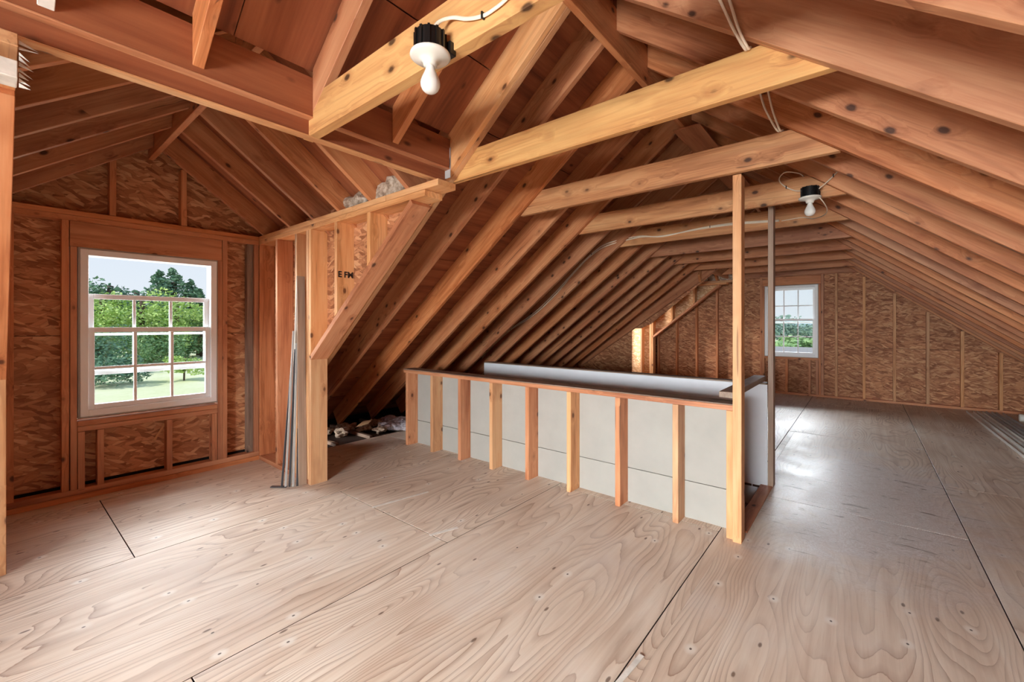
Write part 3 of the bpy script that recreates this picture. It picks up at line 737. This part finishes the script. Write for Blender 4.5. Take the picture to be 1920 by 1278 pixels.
tail = lambda dz, q: [(-1.96, Yc+.043, 2.283+dz), (-1.69, Yc+.043, 2.265-dz*.4), (-1.31, Yc+.043, 2.285+dz*.6), (-.98, Yc+.043, 2.285+dz), (-.60, Yc+.043, 2.262+dz*.5)]
cable('electrical_cable', [sh(1.3, .0)+tail(.0, 0), sh(2.1, .022)+tail(.014, 1)], 'two pale cables stapled down a rafter and along a collar tie behind the stair',
      [(-3.80, Yc-.002, 1.23), (-2.53, Yc-.002, 2.15), (-2.02, Yc+.04, 2.285), (-1.20, Yc+.04, 2.295)], .0065)
cable('electrical_cable', [[(-.32, 3.60, 2.235), (-.38, 3.66, 2.265), (-.445, 3.672, 2.315), (-.475, 3.674, 2.37), (-.44, 3.70, 2.42), (-.36, 3.72, 2.40), (-.33, 3.74, 2.376)]], 'looped cream cable feeding the small lamp', [(-.43, 3.667, 2.30)], .004)
cable('electrical_cable', [[(-.235, 3.61, 2.235), (-.19, 3.64, 2.28), (-.14, 3.655, 2.335), (-.11, 3.66, 2.37)]], 'short cream cable rising from the small lamp to a rafter', [(-.155, 3.65, 2.32)], .004)
cable('electrical_cable', [[(-.25, 3.60, 2.205), (-.205, 3.66, 2.14), (-.20, 3.85, 2.13), (-.24, 4.2, 2.17), (-.33, 4.55, 2.225), (-.42, 4.62, 2.262), (-.58, 4.632, 2.258)]], 'thin cream cable curling under the small lamp towards the next tie', (), .0035)

# ---------------------------------------------------------------- gusset blocks at the ridge
for (y0, y1, lb) in ((3.49, 4.10, 'plywood gusset under the ridge, larger in view, just beyond the second whole collar tie'), (4.84, 5.40, 'greyish gusset under the ridge, farther of the two, beside the tall post head')):
    g = prism('ridge_gusset', [(0, 0), (y1-y0, 0), (y1-y0, .21), (0, .21)], -.012, 0, (-1.185, y0, 2.872), (0, 1, 0), (1, 0, -.02), 'gusset', None, .001); tag(g, lb, 'gusset')
for k, z in enumerate((2.20, 2.262)):
    bx('metal_hanger', -2.04+.045*k, -1.945, 1.7755, 1.7795, z, z+.12, 'steel', ceil, .001)

# ---------------------------------------------------------------- loose things
def leaning(name, foot, top, w, d, mat, lab, cat, group=None, up=(1, 0, 0)):
    o = board(name, foot, top, w, d, up, mat, None, .001); return tag(o, lab, cat, group)
leaning('leaning_board', (-3.515, 1.600, .006), (-3.60, 1.622, 1.70), .062, .016, 'greyboard', 'grey brown flat board leaning on the dormer corner post', 'board')
GL = 'metal trim strips leaning against the dormer studs'
leaning('trim_strip', (-3.62, 1.56, .004), (-3.645, 1.625, 1.68), .030, .010, 'whitetrim', 'tall cream trim strip leaning behind the grey board', 'trim strip', GL)
labs = ['dark metal strip leaning, outermost of the bundle nearest the window', 'thin silver metal strip in the leaning bundle beside the cream strip', 'dark grey metal strip in the middle of the leaning bundle', 'silver metal strip leaning beside the grey brown board', 'shortest dark metal strip at the foot of the leaning bundle']
for i, (lb, mt_, hh) in enumerate(zip(labs, ('darksteel', 'steel', 'darksteel', 'steel', 'darksteel'), (1.0, 1.25, 1.1, 1.15, .45))):
    y = 1.470+i*.022
    leaning('trim_strip', (-3.585+i*.018, y, .004), (-3.61+i*.006, y+.09-i*.012, hh), .016, .006, mt_, lb, 'trim strip', GL)
base_chip = board('trim_strip', (-3.66, 1.42, .003), (-3.56, 1.50, .003), .03, .006, (0, 0, 1), 'darksteel', None, .001); tag(base_chip, 'short dark scrap lying on the floor at the foot of the bundle', 'scrap')
# channels on the floor along the eave
def channel(x0, y0, x1, y1, w, h, lab, mat='steel'):
    L = math.hypot(x1-x0, y1-y0); a = w/2; t = .0035
    P = [(-a, 0), (a, 0), (a, h), (a-t, h), (a-t, t), (-a+t, t), (-a+t, h), (-a, h)]
    me = prism_me(P, 0, L, 0); o = link('metal_channel', me, M[mat], None, frame((x0, y0, .001), V((y1-y0, x0-x1, 0)), (0, 0, 1)))
    return tag(o, lab, 'channel', 'pale metal channels on the floor under the eave')
channel(1.22, 9.15, 1.27, 4.2, .075, .030, 'pale metal channel on the floor, innermost of the four under the eave', 'whitetrim')
channel(1.335, 9.25, 1.37, 4.5, .060, .028, 'pale metal channel under the eave, second from the open floor', 'whitetrim')
channel(1.430, 9.28, 1.46, 4.3, .060, .030, 'pale metal channel under the eave, third from the open floor')
channel(1.53, 9.25, 1.57, 4.6, .070, .030, 'pale metal channel lying closest to the eave, outermost of the four')
rb_ = lathe('plastic_roll', [(0, 0), (.045, 0), (.05, .01), (.05, .69), (.045, .70), (0, .70)], 20, 'whitetrim', None, Matrix.Translation((1.62, 8.75, .052)) @ Matrix.Rotation(math.pi/2, 4, 'Y')); tag(rb_, 'white tube lying on the floor under the eave beside the channels', 'tube')
s1 = board('wood_strip', (-.690, 1.40, .001), (-.672, 1.625, .001), .020, .004, (0, 0, 1), 'paint', None, .001); tag(s1, 'thin white strip lying on the floor beside a sheet joint', 'strip')
s2 = board('paint_streak', (-2.70, 1.72, .0005), (-2.615, 2.16, .0005), .020, .001, (0, 0, 1), 'paint', None, 0); tag(s2, 'long white paint streak on the plywood floor near the half wall', 'streak')
s3 = board('paint_streak', (-2.07, 1.72, .0005), (-2.01, 1.90, .0005), .025, .001, (0, 0, 1), 'paint', None, 0); tag(s3, 'short white paint streak beside a floor joint crossing', 'streak')
s4 = board('wood_chip', (-4.582, .865, .335), (-4.582, .935, .462), .016, .004, (1, 0, 0), 'stud2', None, .001); tag(s4, 'pale splinter of wood stuck on the strand board below the dormer window', 'splinter')
tag(fluff('insulation_tuft', [((-2.98, 1.715, 2.20), (.12, .045, .06)), ((-2.86, 1.715, 2.215), (.09, .045, .07))], 'insul', None, 3), 'brown tuft of insulation on the dormer plate, nearer the window', 'insulation')
tag(fluff('insulation_tuft', [((-2.60, 1.71, 2.205), (.13, .045, .06)), ((-2.44, 1.71, 2.215), (.12, .045, .075)), ((-2.35, 1.70, 2.235), (.05, .035, .10))], 'insul', None, 5), 'brown tuft of insulation on the dormer plate, nearer the header', 'insulation')
tag(fluff('insulation_heap', [((-2.46, 9.02, 2.25), (.17, .065, .11)), ((-2.26, 9.02, 2.25), (.14, .065, .13)), ((-2.05, 9.02, 2.22), (.18, .06, .07))], 'insul', None, 9), 'crumpled insulation heap on top of the distant dormer wall', 'insulation')
o = fluff('insulation_batt', [((-4.55+i*.11, 3.10+.10*i*.6, .05), (.10, .07, .045)) for i in range(5)]+[((-4.78+i*.1, 3.3, .06), (.1, .1, .05)) for i in range(4)], 'insulwhite', None, 2); tag(o, 'white insulation batt lying in the dark eave behind the half wall', 'insulation')
o = fluff('insulation_debris', [((-4.70+R_.uniform(-.28, .25), 2.55+i*.09, .03), (.08, .07, .045)) for i in range(9)], 'insul', None, 4, .6); tag(o, 'loose brown insulation scraps heaped in the dark eave', 'insulation', kind='stuff')
for i, (x, y, a, lb) in enumerate(((-4.62, 2.72, .5, 'torn brown paper scrap, larger of two on the eave debris'), (-4.42, 3.00, -.6, 'small torn brown paper scrap beside the white batt'))):
    s = .16 if i == 0 else .1
    o = prism('paper_scrap', [(0, 0), (s, .02), (s*1.1, s*.6), (s*.3, s*.8)], -.001, .001, (x, y, .09-.03*i), (math.cos(a), math.sin(a), .25), (-math.sin(a), math.cos(a), .35), 'paper', None, 0); tag(o, lb, 'paper')
# joists at the open edge of the floor in the eave
for i in range(3):
    o = bx('floor_joist', -5.3, -4.38, 2.35+i*.41, 2.388+i*.41, -.019, .018, 'weather', floor)
# torn fibres on the near plate ends
bmw = bmesh.new()
for i in range(9):
    z = 2.135-.016*i; y = .052; L_w = R_.uniform(.015, .040); h_ = R_.uniform(.006, .013); dz_ = R_.uniform(-.02, .006)
    q = [bmw.verts.new(p) for p in ((-1.93, y, z), (-1.93, y, z+h_), (-1.925, y+L_w, z+dz_), (-1.936, y, z), (-1.936, y, z+h_))]
    for t_ in ((0, 1, 2), (4, 3, 2), (1, 4, 2), (3, 0, 2), (0, 3, 4, 1)): bmw.faces.new([q[k] for k in t_])
mew = bpy.data.meshes.new('mesh'); bmw.to_mesh(mew); bmw.free(); o = link('torn_wrap', mew, M['paint']); tag(o, 'frayed white wrap on the plate ends above the nearest dormer corner', 'wrap')
o = bx('painted_block', -1.985, -1.90, -.09, .049, 2.02, 2.071, 'paint', None); tag(o, 'white painted block under the plate ends at the nearest dormer corner', 'block')

# ---------------------------------------------------------------- outdoors
GZ = -3.5
def at_px(x, dist, z=GZ):
    r = V((math.cos(YAW), math.sin(YAW), 0)); f = V((-math.sin(YAW), math.cos(YAW), 0)); p = f*dist+r*((x-960)/FPX*dist); return V((p.x, p.y, z))
def ground():
    bm = bmesh.new(); n = 48; g_ = {}
    for i in range(n+1):
        for j in range(n+1):
            x = -260+i*11.; y = -240+j*11.
            d = max(0, -x-25)
            z = GZ-.02+.010*max(0, d-12)+.35*mnoise.noise(V((x*.02, y*.02, 0)))*min(1, d/20)
            if abs(x) < 16 and abs(y-3) < 22: z = GZ-.02
            g_[i, j] = bm.verts.new((x, y, z))
    for i in range(n):
        for j in range(n): bm.faces.new((g_[i, j], g_[i+1, j], g_[i+1, j+1], g_[i, j+1])).smooth = True
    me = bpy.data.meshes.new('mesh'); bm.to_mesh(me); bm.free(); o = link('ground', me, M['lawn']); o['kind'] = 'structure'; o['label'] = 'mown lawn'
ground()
def tree(name, p, h, wd, mat, lab, cat='tree', n=900, leaf=.42, shape='round', seed=0, trunk=True, zoff=None, group=None):
    r = random.Random(seed*31+5); t = empty(name, p); tag(t, lab, cat, group)
    if trunk:
        bm = bmesh.new(); tube_bm(bm, [p, p+V((.1, 0, h*.4)), p+V((.05, .1, h*.85))], .03*h, 7)
        me = bpy.data.meshes.new('mesh'); bm.to_mesh(me); bm.free(); link('trunk', me, M['bark'], t)
    vs, fs = [], []
    lumps = []
    if shape == 'round':
        for _ in range(12):
            a = r.uniform(0, 6.28); q = math.sqrt(r.random()); lumps.append((V((math.cos(a)*q*wd*.36, math.sin(a)*q*wd*.36, h*r.uniform(.30, .80))), wd*r.uniform(.16, .27), h*r.uniform(.12, .2)))
    elif shape == 'bush':
        for _ in range(12):
            a = r.uniform(0, 6.28); q = math.sqrt(r.random()); lumps.append((V((math.cos(a)*q*wd*.4, math.sin(a)*q*wd*.4, h*r.uniform(.2, .62))), wd*r.uniform(.13, .22), h*r.uniform(.2, .32)))
    else:
        for k in range(16):
            u = k/15; rad = wd*.5*(1-u)**.7+wd*.06
            for _ in range(3):
                a = r.uniform(0, 6.28); lumps.append((V((math.cos(a)*rad*.6, math.sin(a)*rad*.6, h*(.18+.80*u))), rad*.5+.2, h*.045))
    for i in range(n):
        c, ra, rz = r.choice(lumps); d = V((r.gauss(0, 1), r.gauss(0, 1), r.gauss(0, 1))).normalized()*(r.random()**.35)
        q = p+c+V((d.x*ra, d.y*ra, d.z*rz)); s = leaf*r.uniform(.5, 1.1)
        u = V((r.gauss(0, 1), r.gauss(0, 1), r.gauss(0, .5))).normalized(); w2 = u.cross(V((r.gauss(0, 1), r.gauss(0, 1), r.gauss(0, 1)))).normalized()
        b = len(vs); vs += [q-u*s*.5, q+w2*s*.28, q+u*s*.5, q-w2*s*.28]; fs.append((b, b+1, b+2, b+3))
    me = bpy.data.meshes.new('mesh'); me.from_pydata([tuple(v) for v in vs], [], fs); link('foliage', me, M[mat], t)
    return t
GP = 'tall dark trees against the sky behind the lawn'
for i, (x, d, h, wd, lb) in enumerate(((205, 66, 12.6, 9, 'tall dark evergreen against the sky seen through the first window pane column'), (255, 70, 12.0, 9, 'dark evergreen with a flat crown behind the bright tree'), (300, 70, 13.3, 6.5, 'slender evergreen rising highest in the middle of the window'),
        (325, 72, 13.9, 6.5, 'evergreen with a pointed crown beside the sky gap'), (358, 74, 12.3, 5, 'thin open evergreen at the window frame edge'), (160, 66, 12.5, 8, 'dark evergreen half hidden by the window frame'), (372, 60, 9.5, 3.2, 'narrow dark conifer low in the sky gap'))):
    tree('evergreen_tree', at_px(x, d), h, wd, 'leaf_dark', lb, n=1500, leaf=.8, shape='cone' if i in (3, 2, 4, 6) else 'round', seed=i, group=GP)
for i, (x, d, h, wd, mt_, lb) in enumerate(((190, 50, 9.6, 9, 'leaf_bright', 'broad bright green tree filling the upper pane rows'), (265, 52, 9.4, 10, 'leaf_bright', 'bright green spreading tree in the middle panes'), (330, 54, 9.0, 9, 'leaf_bright', 'yellow green tree before the slender evergreens'), (378, 58, 7.5, 6, 'leaf_mid', 'green tree low at the window edge below the sky gap'))):
    tree('broadleaf_tree', at_px(x, d), h, wd, mt_, lb, n=3000, leaf=.5, seed=20+i)
for i, (x, d, h, wd, lb) in enumerate(((185, 40, 5.6, 7, 'dark green shrub mass at the lawn edge, nearest the window frame'), (235, 46, 5.4, 7, 'dark green shrub between lawn and bright trees'), (285, 50, 5.2, 8, 'mid green shrub bank behind the lawn centre'), (345, 56, 5.6, 8, 'blue green shrub bank behind the small lawn bush'), (140, 40, 5.5, 7, 'dark shrub hidden by the window frame'))):
    tree('shrub', at_px(x, d), h, wd, 'leaf_mid' if i != 0 else 'leaf_dark', lb, 'shrub', 2600, .42, 'bush', 40+i, trunk=False)
tree('shrub', at_px(205, 33), 3.0, 6, 'leaf_dark', 'dark rounded shrub spilling over the lawn', 'shrub', 2600, .35, 'bush', 51, False)
tree('small_tree', at_px(345, 36), 2.4, 3.4, 'leaf_bright', 'small bright tree standing alone on the lawn', 'tree', 1600, .3, 'round', 60)
# beyond the far window
def hill(name, y, h, mat, lab, x0=-150, x1=90, seed=0, th=25):
    bm = bmesh.new(); n = 60; A = []
    for i in range(n+1):
        x = x0+(x1-x0)*i/n; z = h*(1+.35*mnoise.noise(V((x*.03+seed, 0, 0)))+.08*mnoise.noise(V((x*.4+seed, 3, 0))))
        A.append([bm.verts.new((x, y, GZ-8)), bm.verts.new((x, y+th*.3, z)), bm.verts.new((x, y+th, z*.8)), bm.verts.new((x, y+th, GZ-8))])
    for a, b in zip(A, A[1:]):
        for k in range(4): bm.faces.new((a[k], b[k], b[(k+1) % 4], a[(k+1) % 4])).smooth = True
    bmesh.ops.recalc_face_normals(bm, faces=bm.faces)
    me = bpy.data.meshes.new('mesh'); bm.to_mesh(me); bm.free(); o = link(name, me, M[mat]); tag(o, lab, 'hill')
hill('wooded_hill', 230, 3.0, 'hill', 'blue hazy wooded hill beyond the distant window', -200, 120, 1)
for i, (x, d, h, wd, mt_, lb) in enumerate(((1465, 95, 7.5, 14, 'leaf_haze', 'hazy round tree highest in the distant window'), (1500, 100, 4.8, 14, 'leaf_haze', 'hazy low tree in the middle of the distant window'), (1530, 98, 5.4, 12, 'leaf_haze', 'hazy tree at the edge of the distant window'), (1485, 62, 3.2, 9, 'leaf_mid', 'green hedge tree beyond the distant window'), (1515, 62, 3.1, 9, 'leaf_mid', 'green hedge tree beside the distant house roof'), (1452, 30, 2.9, 2.6, 'leaf_bright', 'bright green bush low in the distant window'))):
    tree('far_tree', at_px(x, d), h, wd, mt_, lb, n=1500, leaf=.9 if d > 50 else .35, seed=70+i)
h = empty('house', at_px(1505, 46)); tag(h, 'low grey roofed house seen through the distant window', 'house')
hp = at_px(1505, 46)
bx('wall', hp.x-4.5, hp.x+4.5, hp.y, hp.y+6, GZ, GZ+1.3, 'siding', h)
prism('roof', [(-.4, 1.25), (6.4, 1.25), (3, 2.2)], -5, 5, (hp.x, hp.y, GZ), (0, 1, 0), (0, 0, 1), 'roofgrey', h)
